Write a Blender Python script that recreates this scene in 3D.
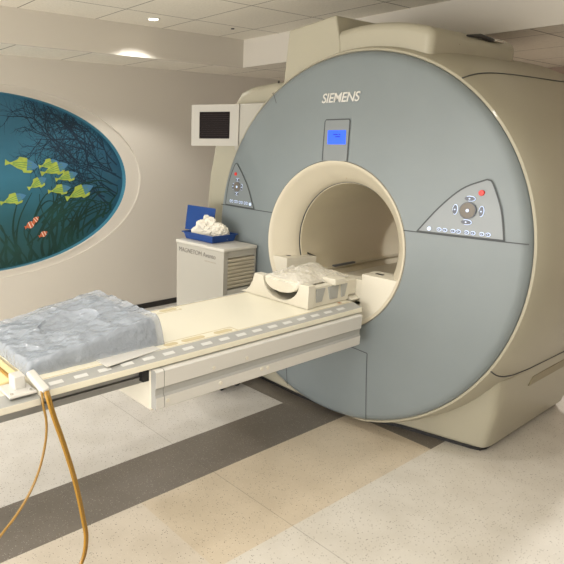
import bpy, bmesh, math, random
from mathutils import Vector, Matrix, noise
random.seed(4)
for o in list(bpy.data.objects): bpy.data.objects.remove(o)
sc = bpy.context.scene
COL = sc.collection
PI = math.pi

# ------------------------------------------------------------------ camera
cd = bpy.data.cameras.new('camera'); cam = bpy.data.objects.new('camera', cd); COL.objects.link(cam)
R_ = Vector((0.60021, 0.79983, 0.00403)); U_ = Vector((-0.22553, 0.16440, 0.96027)); D_ = Vector((-0.76739, 0.57727, -0.27906))
m = Matrix((R_, U_, -D_)).transposed().to_4x4(); m.translation = Vector((2.11124, -2.72368, 1.66429))
cam.matrix_world = m
cd.sensor_width = 36; cd.lens = 36.95; cd.shift_x = 0.1846; cd.shift_y = 0.0474; cd.clip_start = 0.05
sc.camera = cam

# ------------------------------------------------------------------ world, exposure, room lights, added fill
w = bpy.data.worlds.new('world'); sc.world = w; w.use_nodes = True
w.node_tree.nodes['Background'].inputs[0].default_value = (0.8, 0.85, 1, 1)
w.node_tree.nodes['Background'].inputs[1].default_value = 0.02
sc.view_settings.view_transform = 'Standard'; sc.view_settings.look = 'None'
sc.view_settings.exposure = 0.1; sc.view_settings.gamma = 1.0; sc.view_settings.use_curve_mapping = False
WARM = (1.0, 0.97, 0.92)
def spot(name, loc, power, cone=110, blend=0.6, tgt=None, size=0.04, col=WARM):
    l = bpy.data.lights.new(name, 'SPOT'); l.energy = power; l.color = col
    l.spot_size = math.radians(cone); l.spot_blend = blend; l.shadow_soft_size = size
    o = bpy.data.objects.new(name, l); COL.objects.link(o); o.location = loc
    if tgt: o.rotation_euler = (Vector(tgt) - Vector(loc)).to_track_quat('-Z', 'Y').to_euler()
    return o
def area(name, loc, sx, sy, power, col, rot=(0, 0, 0)):
    l = bpy.data.lights.new(name, 'AREA'); l.shape = 'RECTANGLE'; l.size = sx; l.size_y = sy; l.energy = power; l.color = col
    o = bpy.data.objects.new(name, l); COL.objects.link(o); o.location = loc; o.rotation_euler = rot
    return o
# recessed downlights of the tray ceiling
spot('downlight_lamp_mural', (-1.80, -0.02, 2.51), 40, 122, 0.35)
spot('downlight_lamp_mural_front', (-1.75, -1.85, 2.51), 44, 118, 0.35)
spot('downlight_lamp_table', (-0.10, -0.75, 2.51), 19, 100, 0.8)
spot('downlight_lamp_table_end', (-0.2, -2.3, 2.51), 3, 120, 0.8)
spot('downlight_lamp_floor', (1.0, -0.9, 2.51), 38, 120, 0.8)
spot('downlight_lamp_entry', (1.3, -2.6, 2.51), 40, 130, 0.8)
spot('downlight_lamp_rear', (0.9, 2.5, 2.29), 110, 150, 0.6)
spot('downlight_lamp_side', (2.2, 0.8, 2.51), 20, 130, 0.8)
# soft overhead fill, added out of view near the camera
area('overhead_fill', (1.2, -3.2, 2.50), 2.4, 1.2, 18, (1.0, 0.985, 0.965))
area('overhead_fill_side', (-0.9, -3.0, 2.50), 1.8, 1.2, 10, (1.0, 0.985, 0.965))
# added frontal fill behind the camera, brightens walls, ceiling and scanner face
area('front_fill', (0.4, -6.25, 1.35), 5.4, 2.2, 350, (1.0, 0.985, 0.965), (PI/2+0.12, 0, 0))

# ------------------------------------------------------------------ helpers
def lin(c):
    return tuple(((x/255)/12.92 if x/255 <= 0.04045 else ((x/255+0.055)/1.055)**2.4) for x in c) + (1,)
def mat(name, rgb, rough=0.5, metal=0.0, coat=0.0, emit=None, es=0, bump=0, bscale=50, spec=None, trans=0, alpha=1, var=0, vscale=4, sheen=0):
    mt = bpy.data.materials.new(name); mt.use_nodes = True; nt = mt.node_tree; b = nt.nodes['Principled BSDF']
    c = lin(rgb); b.inputs['Base Color'].default_value = c
    b.inputs['Roughness'].default_value = rough; b.inputs['Metallic'].default_value = metal
    b.inputs['Coat Weight'].default_value = coat
    if spec is not None: b.inputs['Specular IOR Level'].default_value = spec
    b.inputs['Transmission Weight'].default_value = trans; b.inputs['Alpha'].default_value = alpha
    if emit: b.inputs['Emission Color'].default_value = lin(emit); b.inputs['Emission Strength'].default_value = es
    tc = nt.nodes.new('ShaderNodeTexCoord')
    if var:
        n = nt.nodes.new('ShaderNodeTexNoise'); n.inputs['Scale'].default_value = vscale; n.inputs['Detail'].default_value = 4
        nt.links.new(tc.outputs['Object'], n.inputs['Vector'])
        r = nt.nodes.new('ShaderNodeValToRGB')
        r.color_ramp.elements[0].position = 0.3; r.color_ramp.elements[1].position = 0.7
        r.color_ramp.elements[0].color = tuple(x*(1-var) for x in c[:3]) + (1,); r.color_ramp.elements[1].color = tuple(min(1, x*(1+var)) for x in c[:3]) + (1,)
        nt.links.new(n.outputs['Fac'], r.inputs['Fac']); nt.links.new(r.outputs['Color'], b.inputs['Base Color'])
    if bump:
        n = nt.nodes.new('ShaderNodeTexNoise'); n.inputs['Scale'].default_value = bscale; n.inputs['Detail'].default_value = 3
        nt.links.new(tc.outputs['Object'], n.inputs['Vector'])
        bp = nt.nodes.new('ShaderNodeBump'); bp.inputs['Strength'].default_value = bump; bp.inputs['Distance'].default_value = 0.01
        nt.links.new(n.outputs['Fac'], bp.inputs['Height']); nt.links.new(bp.outputs['Normal'], b.inputs['Normal'])
    return mt
M = dict(
    wall=mat('wall_paint', (205, 199, 188), 0.7, bump=0.05, bscale=180),
    wallwhite=mat('frame_paint', (198, 192, 181), 0.6),
    base=mat('dark_skirting', (38, 36, 34), 0.5),
    face=mat('grey_blue_lacquer', (118, 126, 128), 0.46, var=0.03, vscale=3),
    seam=mat('seam_rubber', (62, 66, 68), 0.6),
    beige=mat('beige_lacquer', (163, 158, 140), 0.42, coat=0.1, var=0.02, vscale=2),
    cream=mat('cream_plastic', (208, 203, 188), 0.4, var=0.015, vscale=3),
    bore=mat('bore_plastic', (198, 190, 170), 0.5),
    tube=mat('tube_plastic', (205, 196, 172), 0.55),
    white=mat('white_plastic', (200, 198, 192), 0.4),
    tabletop=mat('tabletop_laminate', (222, 217, 198), 0.35, var=0.02, vscale=3),
    pad=mat('cream_pad', (228, 208, 156), 0.6),
    railgrey=mat('rail_grey', (160, 160, 156), 0.4),
    darkrail=mat('aluminium_rail', (138, 138, 136), 0.35, metal=0.4),
    dark=mat('black_plastic', (24, 23, 22), 0.5),
    slot=mat('slot_shade', (196, 182, 146), 0.6),
    logo=mat('logo_silver', (206, 204, 198), 0.35, metal=0.2),
    panelgrey=mat('panel_grey', (122, 128, 130), 0.35),
    btn=mat('button_grey', (88, 92, 102), 0.35),
    btnlit=mat('button_light', (190, 205, 230), 0.4, emit=(190, 210, 255), es=0.45),
    dial=mat('dial_steel', (104, 98, 90), 0.4, metal=0.1),
    red=mat('red_button', (190, 40, 35), 0.35, emit=(220, 30, 20), es=0.25),
    lcd=mat('blue_lcd', (30, 60, 200), 0.3, emit=(50, 110, 255), es=0.8),
    lcdtext=mat('lcd_text', (10, 20, 110), 0.3, emit=(20, 40, 170), es=0.5),
    screen=mat('dark_screen', (18, 14, 13), 0.35, emit=(60, 30, 22), es=0.03, spec=0.05),
    scanline=mat('screen_lines', (44, 36, 34), 0.3, emit=(80, 55, 48), es=0.05, spec=0.05),
    cabinet=mat('cabinet_lacquer', (168, 165, 156), 0.45, var=0.02),
    cabtop=mat('cabinet_top', (194, 191, 182), 0.4),
    ink=mat('grey_ink', (112, 108, 102), 0.6),
    blue=mat('blue_tray_plastic', (22, 62, 128), 0.5),
    cloth=mat('white_linen', (216, 211, 198), 0.85, bump=0.3, bscale=60),
    amber=mat('amber_rubber', (158, 116, 30), 0.3, coat=0.3),
    amber2=mat('amber_dark_rubber', (142, 108, 42), 0.35),
    chrome=mat('steel_screw', (200, 198, 190), 0.25, metal=0.8),
    tape=mat('yellow_brown_tape', (160, 120, 50), 0.6),
    greybar=mat('olive_grey_bar', (140, 132, 108), 0.5),
    foam=mat('grey_foam', (112, 120, 130), 0.8),
    railclip=mat('clip_grey_white', (204, 204, 200), 0.4),
    slats=mat('slat_plastic', (200, 192, 172), 0.5),
)

def link(name, me, parent=None, mats=()):
    o = bpy.data.objects.new(name, me); COL.objects.link(o)
    for mt in mats: me.materials.append(mt)
    if parent: o.parent = parent
    return o
def obj(name, bm, mt, parent=None, smooth=False, bevel=0, seg=2, loc=None):
    bmesh.ops.recalc_face_normals(bm, faces=bm.faces)
    me = bpy.data.meshes.new(name); bm.to_mesh(me); bm.free()
    if smooth:
        for p in me.polygons: p.use_smooth = True
    mts = mt if isinstance(mt, (list, tuple)) else [mt]
    o = link(name, me, parent, mts)
    if bevel:
        b = o.modifiers.new('bevel', 'BEVEL'); b.width = bevel; b.segments = seg; b.limit_method = 'ANGLE'; b.angle_limit = math.radians(40)
        for p in me.polygons: p.use_smooth = True
        o.modifiers.new('wn', 'WEIGHTED_NORMAL').keep_sharp = True
    elif smooth:
        try: me.set_sharp_from_angle(angle=math.radians(42))
        except Exception: pass
    return o
def tag(o, label=None, cat=None, group=None, kind=None):
    if label: o['label'] = label
    if cat: o['category'] = cat
    if group: o['group'] = group
    if kind: o['kind'] = kind
    return o
def thing(name, label, cat, loc=(0, 0, 0), group=None):
    o = bpy.data.objects.new(name, None); COL.objects.link(o); o.location = loc; o.empty_display_size = 0.1
    return tag(o, label, cat, group)
OFF = Vector((0, 0, 0))
def box(bm, x0, x1, y0, y1, z0, z1, mi=0, M4=None):
    vs = [bm.verts.new((x, y, z)) for x in (x0, x1) for y in (y0, y1) for z in (z0, z1)]
    for q in ((0, 1, 3, 2), (4, 6, 7, 5), (0, 4, 5, 1), (2, 3, 7, 6), (0, 2, 6, 4), (1, 5, 7, 3)):
        f = bm.faces.new([vs[i] for i in q]); f.material_index = mi
    if M4:
        for v in vs: v.co = M4 @ v.co
    return bm
def nbox(*a, **k): return box(bmesh.new(), *a, **k)
def prism(bm, pts, axis, a, b, M4=None, mi=0):
    def P(p, t):
        return {'x': (t, p[0], p[1]), 'y': (p[0], t, p[1]), 'z': (p[0], p[1], t)}[axis]
    A = [bm.verts.new(P(p, a)) for p in pts]; B = [bm.verts.new(P(p, b)) for p in pts]
    n = len(pts)
    fs = [bm.faces.new(A), bm.faces.new(B[::-1])] + [bm.faces.new((A[i], B[i], B[(i+1) % n], A[(i+1) % n])) for i in range(n)]
    for f in fs: f.material_index = mi
    if M4:
        for v in A + B: v.co = M4 @ v.co
    return bm
def tube(bm, pts, r, n=10, caps=True):
    pts = [Vector(p) for p in pts]; rings = []
    for i, p in enumerate(pts):
        t = (pts[min(i+1, len(pts)-1)] - pts[max(i-1, 0)]).normalized()
        a = t.cross(Vector((0.13, 0.2, 1))); a = a.normalized() if a.length > 1e-4 else Vector((1, 0, 0)); b = t.cross(a)
        rr = r[i] if isinstance(r, (list, tuple)) else r
        rings.append([bm.verts.new(p + (a*math.cos(2*PI*k/n) + b*math.sin(2*PI*k/n))*rr) for k in range(n)])
    for i in range(len(rings)-1):
        for k in range(n): bm.faces.new((rings[i][k], rings[i][(k+1) % n], rings[i+1][(k+1) % n], rings[i+1][k]))
    if caps: bm.faces.new(rings[0][::-1]); bm.faces.new(rings[-1])
    return bm
def spline(cps, per=10):
    P = [Vector(c) for c in cps]; P = [2*P[0]-P[1]] + P + [2*P[-1]-P[-2]]; out = []
    for i in range(1, len(P)-2):
        for k in range(per):
            t = k/per; a, b, c, d = P[i-1], P[i], P[i+1], P[i+2]
            out.append(0.5*((2*b) + (c-a)*t + (2*a-5*b+4*c-d)*t*t + (3*b-3*c+d-a)*t**3))
    out.append(P[-2]); return out
def loft(bm, rings, close=True, cap0=False, cap1=False, mi=0):
    V = [[bm.verts.new(p) for p in r] for r in rings]; n = len(V[0])
    for i in range(len(V)-1):
        for k in range(n if close else n-1):
            f = bm.faces.new((V[i][k], V[i][(k+1) % n], V[i+1][(k+1) % n], V[i+1][k])); f.material_index = mi
    if cap0: bm.faces.new(V[0][::-1])
    if cap1: bm.faces.new(V[-1])
    return bm
def text_mesh(name, body, size, mt, parent, mw, extr=0.0015, shear=0.0, bold=0.0, spacing=1.0):
    cu = bpy.data.curves.new(name, 'FONT'); cu.body = body; cu.size = size; cu.extrude = extr; cu.shear = shear; cu.offset = bold
    cu.space_character = spacing; cu.align_x = 'CENTER'; cu.align_y = 'CENTER'
    t = bpy.data.objects.new('tmp_text', cu); COL.objects.link(t)
    dg = bpy.context.evaluated_depsgraph_get(); me = bpy.data.meshes.new_from_object(t.evaluated_get(dg))
    bpy.data.objects.remove(t); me.name = name; me.transform(mw)
    return link(name, me, parent, [mt])

# ------------------------------------------------------------------ floor
def floor_material():
    mt = bpy.data.materials.new('terrazzo_vinyl_floor'); mt.use_nodes = True; nt = mt.node_tree; N = nt.nodes; L = nt.links
    b = N['Principled BSDF']; tc = N.new('ShaderNodeTexCoord'); sep = N.new('ShaderNodeSeparateXYZ'); L.new(tc.outputs['Object'], sep.inputs[0])
    def mth(op, a, bb=None, clamp=False):
        n = N.new('ShaderNodeMath'); n.operation = op; n.use_clamp = clamp
        for i, v in enumerate((a, bb)):
            if v is None: continue
            if isinstance(v, (int, float)): n.inputs[i].default_value = v
            else: L.new(v, n.inputs[i])
        return n.outputs[0]
    X, Y = sep.outputs[0], sep.outputs[1]
    def band(v, a, c): return mth('MULTIPLY', mth('GREATER_THAN', v, a), mth('LESS_THAN', v, c))
    def mix(f, a, c):
        n = N.new('ShaderNodeMix'); n.data_type = 'RGBA'; L.new(f, n.inputs[0])
        for s, v in ((6, a), (7, c)):
            if isinstance(v, tuple): n.inputs[s].default_value = v
            else: L.new(v, n.inputs[s])
        return n.outputs[2]
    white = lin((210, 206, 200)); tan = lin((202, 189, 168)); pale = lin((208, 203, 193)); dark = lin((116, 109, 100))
    c = mix(band(X, 0.09, 0.642), white, tan)
    c = mix(mth('GREATER_THAN', X, 0.642), c, pale)
    c = mix(mth('MULTIPLY', mth('MULTIPLY', mth('LESS_THAN', Y, -1.42), mth('GREATER_THAN', X, 0.09)), 0.35), c, white)
    d = mth('MAXIMUM', band(X, -0.27, 0.092), mth('MULTIPLY', band(X, -1.4, 0.642), mth('GREATER_THAN', Y, mth('ADD', mth('MULTIPLY', mth('GREATER_THAN', X, 0.09), 0.23), -0.06))))  # dark floor strip; zone by the scanner base has its shadow painted in
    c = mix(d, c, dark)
    # joints
    def joint(v, off, per):
        m_ = mth('ABSOLUTE', mth('SUBTRACT', mth('PINGPONG', mth('SUBTRACT', v, off), per/2), 0)); return mth('LESS_THAN', m_, 0.0022)
    j = joint(Y, -0.966, 2.6)
    c = mix(mth('MULTIPLY', j, 0.4), c, lin((96, 88, 78)))
    # flecks
    for sc_, th, col, amt in ((100, 0.22, (112, 98, 82), 0.75), (62, 0.14, (80, 68, 56), 0.85), (130, 0.24, (236, 230, 220), 0.3)):
        v = N.new('ShaderNodeTexVoronoi'); v.inputs['Scale'].default_value = sc_; L.new(tc.outputs['Object'], v.inputs['Vector'])
        s2 = N.new('ShaderNodeSeparateColor'); L.new(v.outputs['Color'], s2.inputs[0])
        f = mth('MULTIPLY', mth('LESS_THAN', v.outputs['Distance'], th), mth('GREATER_THAN', s2.outputs[0], 0.62))
        c = mix(mth('MULTIPLY', f, amt), c, lin(col))
    n = N.new('ShaderNodeTexNoise'); n.inputs['Scale'].default_value = 5; n.inputs['Detail'].default_value = 5; L.new(tc.outputs['Object'], n.inputs['Vector'])
    mm = N.new('ShaderNodeMix'); mm.data_type = 'RGBA'; mm.blend_type = 'MULTIPLY'; mm.inputs[0].default_value = 0.35; L.new(c, mm.inputs[6])
    r = N.new('ShaderNodeValToRGB'); r.color_ramp.elements[0].color = (0.78, 0.76, 0.72, 1); r.color_ramp.elements[1].color = (1, 1, 1, 1)
    r.color_ramp.elements[0].position = 0.35; r.color_ramp.elements[1].position = 0.6
    L.new(n.outputs['Fac'], r.inputs[0]); L.new(r.outputs[0], mm.inputs[7]); L.new(mm.outputs[2], b.inputs['Base Color'])
    b.inputs['Roughness'].default_value = 0.38; b.inputs['Specular IOR Level'].default_value = 0.35
    return mt
XL, XR, YF, YB = -2.68, 3.3, -6.3, 3.35
def struct(name, bm, mt, **k): return tag(obj(name, bm, mt, **k), kind='structure')
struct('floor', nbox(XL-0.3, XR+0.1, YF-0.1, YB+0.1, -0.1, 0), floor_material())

# ------------------------------------------------------------------ ceiling
def tile_material(name, ox, oy, rgb):
    mt = bpy.data.materials.new(name); mt.use_nodes = True; nt = mt.node_tree; N = nt.nodes; L = nt.links
    b = N['Principled BSDF']; tc = N.new('ShaderNodeTexCoord'); sep = N.new('ShaderNodeSeparateXYZ'); L.new(tc.outputs['Object'], sep.inputs[0])
    outs = []
    for i, off in ((0, ox), (1, oy)):
        s = N.new('ShaderNodeMath'); s.operation = 'SUBTRACT'; L.new(sep.outputs[i], s.inputs[0]); s.inputs[1].default_value = off
        p = N.new('ShaderNodeMath'); p.operation = 'PINGPONG'; L.new(s.outputs[0], p.inputs[0]); p.inputs[1].default_value = 0.305
        l = N.new('ShaderNodeMath'); l.operation = 'LESS_THAN'; L.new(p.outputs[0], l.inputs[0]); l.inputs[1].default_value = 0.004; outs.append(l.outputs[0])
    mx = N.new('ShaderNodeMath'); mx.operation = 'MAXIMUM'; L.new(outs[0], mx.inputs[0]); L.new(outs[1], mx.inputs[1])
    n = N.new('ShaderNodeTexNoise'); n.inputs['Scale'].default_value = 60; n.inputs['Detail'].default_value = 6; L.new(tc.outputs['Object'], n.inputs['Vector'])
    r = N.new('ShaderNodeValToRGB'); c = lin(rgb); r.color_ramp.elements[0].position = 0.35; r.color_ramp.elements[1].position = 0.55
    r.color_ramp.elements[0].color = tuple(x*0.93 for x in c[:3]) + (1,); r.color_ramp.elements[1].color = c; L.new(n.outputs['Fac'], r.inputs[0])
    mi = N.new('ShaderNodeMix'); mi.data_type = 'RGBA'; L.new(mx.outputs[0], mi.inputs[0]); L.new(r.outputs[0], mi.inputs[6]); mi.inputs[7].default_value = lin((118, 108, 94))
    L.new(mi.outputs[2], b.inputs['Base Color']); b.inputs['Roughness'].default_value = 0.85
    return mt
CT = tile_material('ceiling_tile_upper', -1.64, -0.97, (236, 230, 216)); CL = tile_material('ceiling_tile_lower', -2.70, -0.97, (238, 232, 218))
TX, TY = -2.07, 1.15       # edges of the raised tray
struct('ceiling', nbox(TX-0.01, XR, YF, TY+0.01, 2.535, 2.6), CT)
bm = bmesh.new(); box(bm, XL, TX-0.02, YF, YB, 2.31, 2.34); box(bm, TX-0.02, XR, TY+0.02, YB, 2.31, 2.34)
struct('ceiling_lower', bm, CL)
bm = bmesh.new(); prism(bm, [(TX, YF), (TX, TY), (XR, TY), (XR, TY+0.02), (TX-0.02, TY+0.02), (TX-0.02, YF)], 'z', 2.302, 2.56)
struct('trim_1', bm, M['wall'])

# ------------------------------------------------------------------ walls
MC, MA, MB_, OA, OB = (-1.09, 1.31), 1.36, 0.73, 1.51, 0.79
def wall_left():
    bm = bmesh.new(); n = 128; x = XL; xb = XL-0.12
    y0, y1, z0, z1 = YF, YB, 0.0, 2.6
    el, rc = [], []
    angs = [2*PI*i/n for i in range(n)]
    for a in angs:
        c, s = math.cos(a), math.sin(a)
        el.append((MC[0]+OA*c, MC[1]+OB*s))
        # ray towards the rectangle from the ellipse centre
        dx, dz = OA*c, OB*s; t = 1e9
        if dx > 1e-9: t = min(t, (y1-MC[0])/dx)
        if dx < -1e-9: t = min(t, (y0-MC[0])/dx)
        if dz > 1e-9: t = min(t, (z1-MC[1])/dz)
        if dz < -1e-9: t = min(t, (z0-MC[1])/dz)
        rc.append((MC[0]+dx*t, MC[1]+dz*t))
    for cy, cz in ((y0, z0), (y0, z1), (y1, z0), (y1, z1)):   # snap nearest to corners
        i = min(range(n), key=lambda k: (rc[k][0]-cy)**2+(rc[k][1]-cz)**2); rc[i] = (cy, cz)
    A = [bm.verts.new((x, *p)) for p in el]; B = [bm.verts.new((x, *p)) for p in rc]; C = [bm.verts.new((xb, *p)) for p in rc]
    for i in range(n):
        j = (i+1) % n; bm.faces.new((A[i], A[j], B[j], B[i])); bm.faces.new((B[i], B[j], C[j], C[i]))
    bm.faces.new(C)
    return struct('wall_left', bm, M['wall'])
wall_left()
struct('wall_back', nbox(XL, XR, YB, YB+0.1, 0, 2.6), mat('wall_back_paint', (196, 176, 166), 0.8))
struct('wall_right', nbox(XR, XR+0.1, YF, YB, 0, 2.6), M['wall'])
struct('wall_front', nbox(XL, XR, YF-0.1, YF, 0, 2.6), M['wall'])
struct('baseboard_left', nbox(XL, XL+0.012, YF, YB, 0, 0.055), M['base'])
struct('baseboard_back', nbox(XL+0.012, XR, YB-0.012, YB, 0, 0.055), M['base'])

# oval mural in its recessed frame
def mural():
    root = thing('wall_mural', 'large oval underwater wall mural with striped yellow fish and dark seaweed', 'mural', (XL, MC[0], 0))
    root.location = (0, 0, 0)
    n = 128
    def ring(a, b, x): return [(x, MC[0]+a*math.cos(2*PI*i/n), MC[1]+b*math.sin(2*PI*i/n)) for i in range(n)]
    bm = bmesh.new()
    loft(bm, [ring(OA, OB, XL), ring(OA, OB, XL-0.016), ring(OA-0.012, OB-0.01, XL-0.022), ring(MA+0.012, MB_+0.006, XL-0.016), ring(MA, MB_, XL-0.022)])
    obj('oval_frame', bm, M['wallwhite'], root, smooth=True)
    bm = bmesh.new(); loft(bm, [ring(MA, MB_, XL-0.022), ring(MA-0.006, MB_-0.004, XL-0.075)])
    obj('painted_reveal', bm, mat('teal_reveal', (62, 122, 144), 0.5), root, smooth=True)
    # painted water
    mt = bpy.data.materials.new('painted_water'); mt.use_nodes = True; nt = mt.node_tree; N = nt.nodes; L = nt.links; b = N['Principled BSDF']
    tc = N.new('ShaderNodeTexCoord'); sep = N.new('ShaderNodeSeparateXYZ'); L.new(tc.outputs['Object'], sep.inputs[0])
    nz = N.new('ShaderNodeTexNoise'); nz.inputs['Scale'].default_value = 1.6; nz.inputs['Detail'].default_value = 4; L.new(tc.outputs['Object'], nz.inputs['Vector'])
    def mth(op, a, bb):
        k = N.new('ShaderNodeMath'); k.operation = op
        for i, v in enumerate((a, bb)):
            if isinstance(v, (int, float)): k.inputs[i].default_value = v
            else: L.new(v, k.inputs[i])
        return k.outputs[0]
    v = mth('ADD', mth('MULTIPLY', mth('SUBTRACT', sep.outputs[2], 0.6), 0.72), mth('MULTIPLY', mth('SUBTRACT', nz.outputs['Fac'], 0.5), 0.35))
    r = N.new('ShaderNodeValToRGB'); e = r.color_ramp.elements
    e[0].position = 0.0; e[0].color = lin((34, 70, 68)); e[1].position = 0.95; e[1].color = lin((48, 98, 122))
    k = r.color_ramp.elements.new(0.3); k.color = lin((36, 84, 94)); k = r.color_ramp.elements.new(0.6); k.color = lin((50, 106, 128))
    L.new(v, r.inputs[0])
    # the painting gets darker towards the coral at its right end
    u = mth('SMOOTH_MIN', 1.0, mth('MULTIPLY', mth('ADD', sep.outputs[1], mth('MULTIPLY', nz.outputs['Fac'], 0.5)), 1.2))
    mx = N.new('ShaderNodeMix'); mx.data_type = 'RGBA'; rr = N.new('ShaderNodeValToRGB')
    rr.color_ramp.elements[0].position = 0.28; rr.color_ramp.elements[1].position = 0.62
    L.new(mth('ADD', mth('MULTIPLY', mth('ADD', sep.outputs[1], 0.95), 0.55), mth('MULTIPLY', mth('SUBTRACT', nz.outputs['Fac'], 0.5), 0.8)), rr.inputs[0])
    L.new(rr.outputs[0], mx.inputs[0]); L.new(r.outputs[0], mx.inputs[6]); mx.inputs[7].default_value = lin((38, 78, 100))
    L.new(mx.outputs[2], b.inputs['Base Color']); b.inputs['Roughness'].default_value = 0.45
    bm = bmesh.new(); prism(bm, [(p[1], p[2]) for p in ring(MA-0.004, MB_-0.003, 0)], 'x', XL-0.09, XL-0.074)
    obj('painted_panel', bm, mt, root)
    xs = XL-0.0735
    def inside(y, z, s=0.985): return ((y-MC[0])/(MA*s))**2+((z-MC[1])/(MB_*s))**2 < 1
    def stroke(bm, pts, w0, w1, x):
        vs = []
        for i, p in enumerate(pts):
            if not inside(*p): break
            q = pts[min(i+1, len(pts)-1)]; o = pts[max(i-1, 0)]
            t = Vector((q[0]-o[0], q[1]-o[1])); t = t.normalized() if t.length else Vector((0, 1)); w_ = w0+(w1-w0)*i/(len(pts)-1)
            vs.append((bm.verts.new((x, p[0]-t.y*w_, p[1]+t.x*w_)), bm.verts.new((x, p[0]+t.y*w_, p[1]-t.x*w_))))
        for a, c in zip(vs, vs[1:]): bm.faces.new((a[0], a[1], c[1], c[0]))
    def branch(bm, y, z, a, l, w_, d, x, curl=0.2):
        pts = [(y, z)]; aa = a
        for i in range(8):
            aa += random.uniform(-curl, curl); y += math.cos(aa)*l/8; z += math.sin(aa)*l/8; pts.append((y, z))
            if d and i in (2, 4, 6): branch(bm, y, z, aa+random.choice((-1, 1))*random.uniform(0.4, 0.9), l*0.55, w_*0.6, d-1, x+0.0002, curl)
        if inside(*pts[0]): stroke(bm, pts, w_, w_*0.25, x)
    # dark fan coral on the right
    bm = bmesh.new()
    for (y, z, a, l) in ((0.2, 1.2, 2.7, 0.55), (0.24, 1.36, 2.9, 0.5), (0.2, 1.42, 2.5, 0.6), (0.1, 1.62, 2.6, 0.55), (-0.02, 1.6, 2.3, 0.5), (-0.1, 1.5, 1.9, 0.5), (0.1, 1.1, 2.9, 0.5), (-0.15, 1.62, 2.8, 0.55), (-0.25, 1.45, 2.2, 0.6), (0, 1.75, 3.0, 0.55), (-0.1, 1.8, 2.9, 0.4)):
        for q in range(3): branch(bm, y+random.uniform(-.05, .03), z+random.uniform(-.06, .06), a+random.uniform(-.35, .35), l*random.uniform(.6, 1.1), 0.0075, 3, xs+q*0.0001)
    obj('painted_coral', bm, mat('coral_paint', (22, 48, 66), 0.5), root)
    # seaweed
    bm = bmesh.new()
    for i in range(90):
        y = random.uniform(-2.3, 0.15); z0 = MC[1]-MB_*math.sqrt(max(0, 1-((y-MC[0])/MA)**2))+0.02
        h = random.uniform(0.15, 0.55)*(1.25 if -1.4 < y < -0.4 else 0.75); ln = random.uniform(-0.5, 0.5); pts = []; ph = random.random()*6
        for k in range(12):
            t = k/11; pts.append((y+ln*h*t+0.035*math.sin(ph+t*5), z0+h*t))
        stroke(bm, pts, random.uniform(0.007, 0.017), 0.003, xs+0.0008+i*0.00001)
    for i in range(26):     # arching fronds low on the right
        y = random.uniform(-0.75, -0.2); z0 = 0.78+random.uniform(-0.02, 0.2); pts = []
        l = random.uniform(0.25, 0.6); up = random.uniform(0.08, 0.3)
        for k in range(12):
            t = k/11; pts.append((y+l*t, z0+up*math.sin(t*2.4)+0.12*t))
        stroke(bm, pts, 0.009, 0.003, xs+0.002+i*0.00001)
    obj('painted_seaweed', bm, mat('seaweed_paint', (22, 58, 52), 0.5, var=0.3, vscale=6), root)
    yel = mat('fish_yellow', (156, 174, 74), 0.5, var=0.15, vscale=20); blu = mat('fish_blue', (72, 122, 156), 0.5); stp = mat('fish_stripe', (92, 140, 80), 0.5)
    F = [(-0.883, 1.481, -0.61, 1.443), (-0.583, 1.439, -0.411, 1.478), (-0.568, 1.379, -0.325, 1.45), (-0.435, 1.324, -0.23, 1.369), (-0.696, 1.257, -0.534, 1.336), (-0.512, 1.223, -0.307, 1.248), (-0.342, 1.152, -0.082, 1.248), (-0.953, 1.147, -0.737, 1.199), (-1.45, 1.42, -1.2, 1.45), (-1.3, 1.2, -1.06, 1.16)]
    for i, (a, b_, c, d) in enumerate(F):
        T = Vector((a, b_)); H = Vector((c, d)); ax = H-T; l = ax.length; ax.normalize(); nn = Vector((-ax.y, ax.x)); l *= 1.08
        hgt = l*(0.17 if l > 0.22 else 0.2)
        bm = bmesh.new(); x = xs+0.003+i*0.0004
        prof = [(0.0, 0.55), (0.07, 0.32), (0.14, 0.12), (0.2, 0.25), (0.35, 0.75), (0.5, 1.0), (0.65, 1.0), (0.8, 0.78), (0.92, 0.4), (1.0, 0.05)]
        up = []; lo = []
        for (t, h) in prof:
            p = T+ax*l*t; up.append(bm.verts.new((x, *(p+nn*hgt*h)))); lo.append(bm.verts.new((x, *(p-nn*hgt*h*0.85))))
        for k in range(len(prof)-1):
            f = bm.faces.new((up[k], lo[k], lo[k+1], up[k+1])); f.material_index = 0 if prof[k][0] < 0.64 else 1
        for s in (-0.45, 0.0, 0.45):      # stripes
            q = [T+ax*l*t+nn*hgt*s*math.sin(min(1, (t-0.1)*1.6)*PI/2) for t in (0.22, 0.4, 0.6, 0.8)]
            for k in range(3):
                v = [bm.verts.new((x+0.0003, *(q[k]+nn*0.0025))), bm.verts.new((x+0.0003, *(q[k]-nn*0.0025))), bm.verts.new((x+0.0003, *(q[k+1]-nn*0.0025))), bm.verts.new((x+0.0003, *(q[k+1]+nn*0.0025)))]
                f = bm.faces.new(v); f.material_index = 2
        # back and belly fins
        for s, t0 in ((1, 0.35), (-1, 0.5)):
            v = [bm.verts.new((x-0.0002, *(T+ax*l*tt+nn*hgt*s*hh))) for tt, hh in ((t0, 0.7), (t0+0.06, 1.25), (t0+0.28, 1.2), (t0+0.34, 0.75))]
            f = bm.faces.new(v); f.material_index = 0
        obj('painted_fish', bm, [yel, blu, stp], root)
    org = mat('orange_fish', (190, 98, 62), 0.5); wht = mat('white_band', (222, 206, 190), 0.5)
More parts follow.
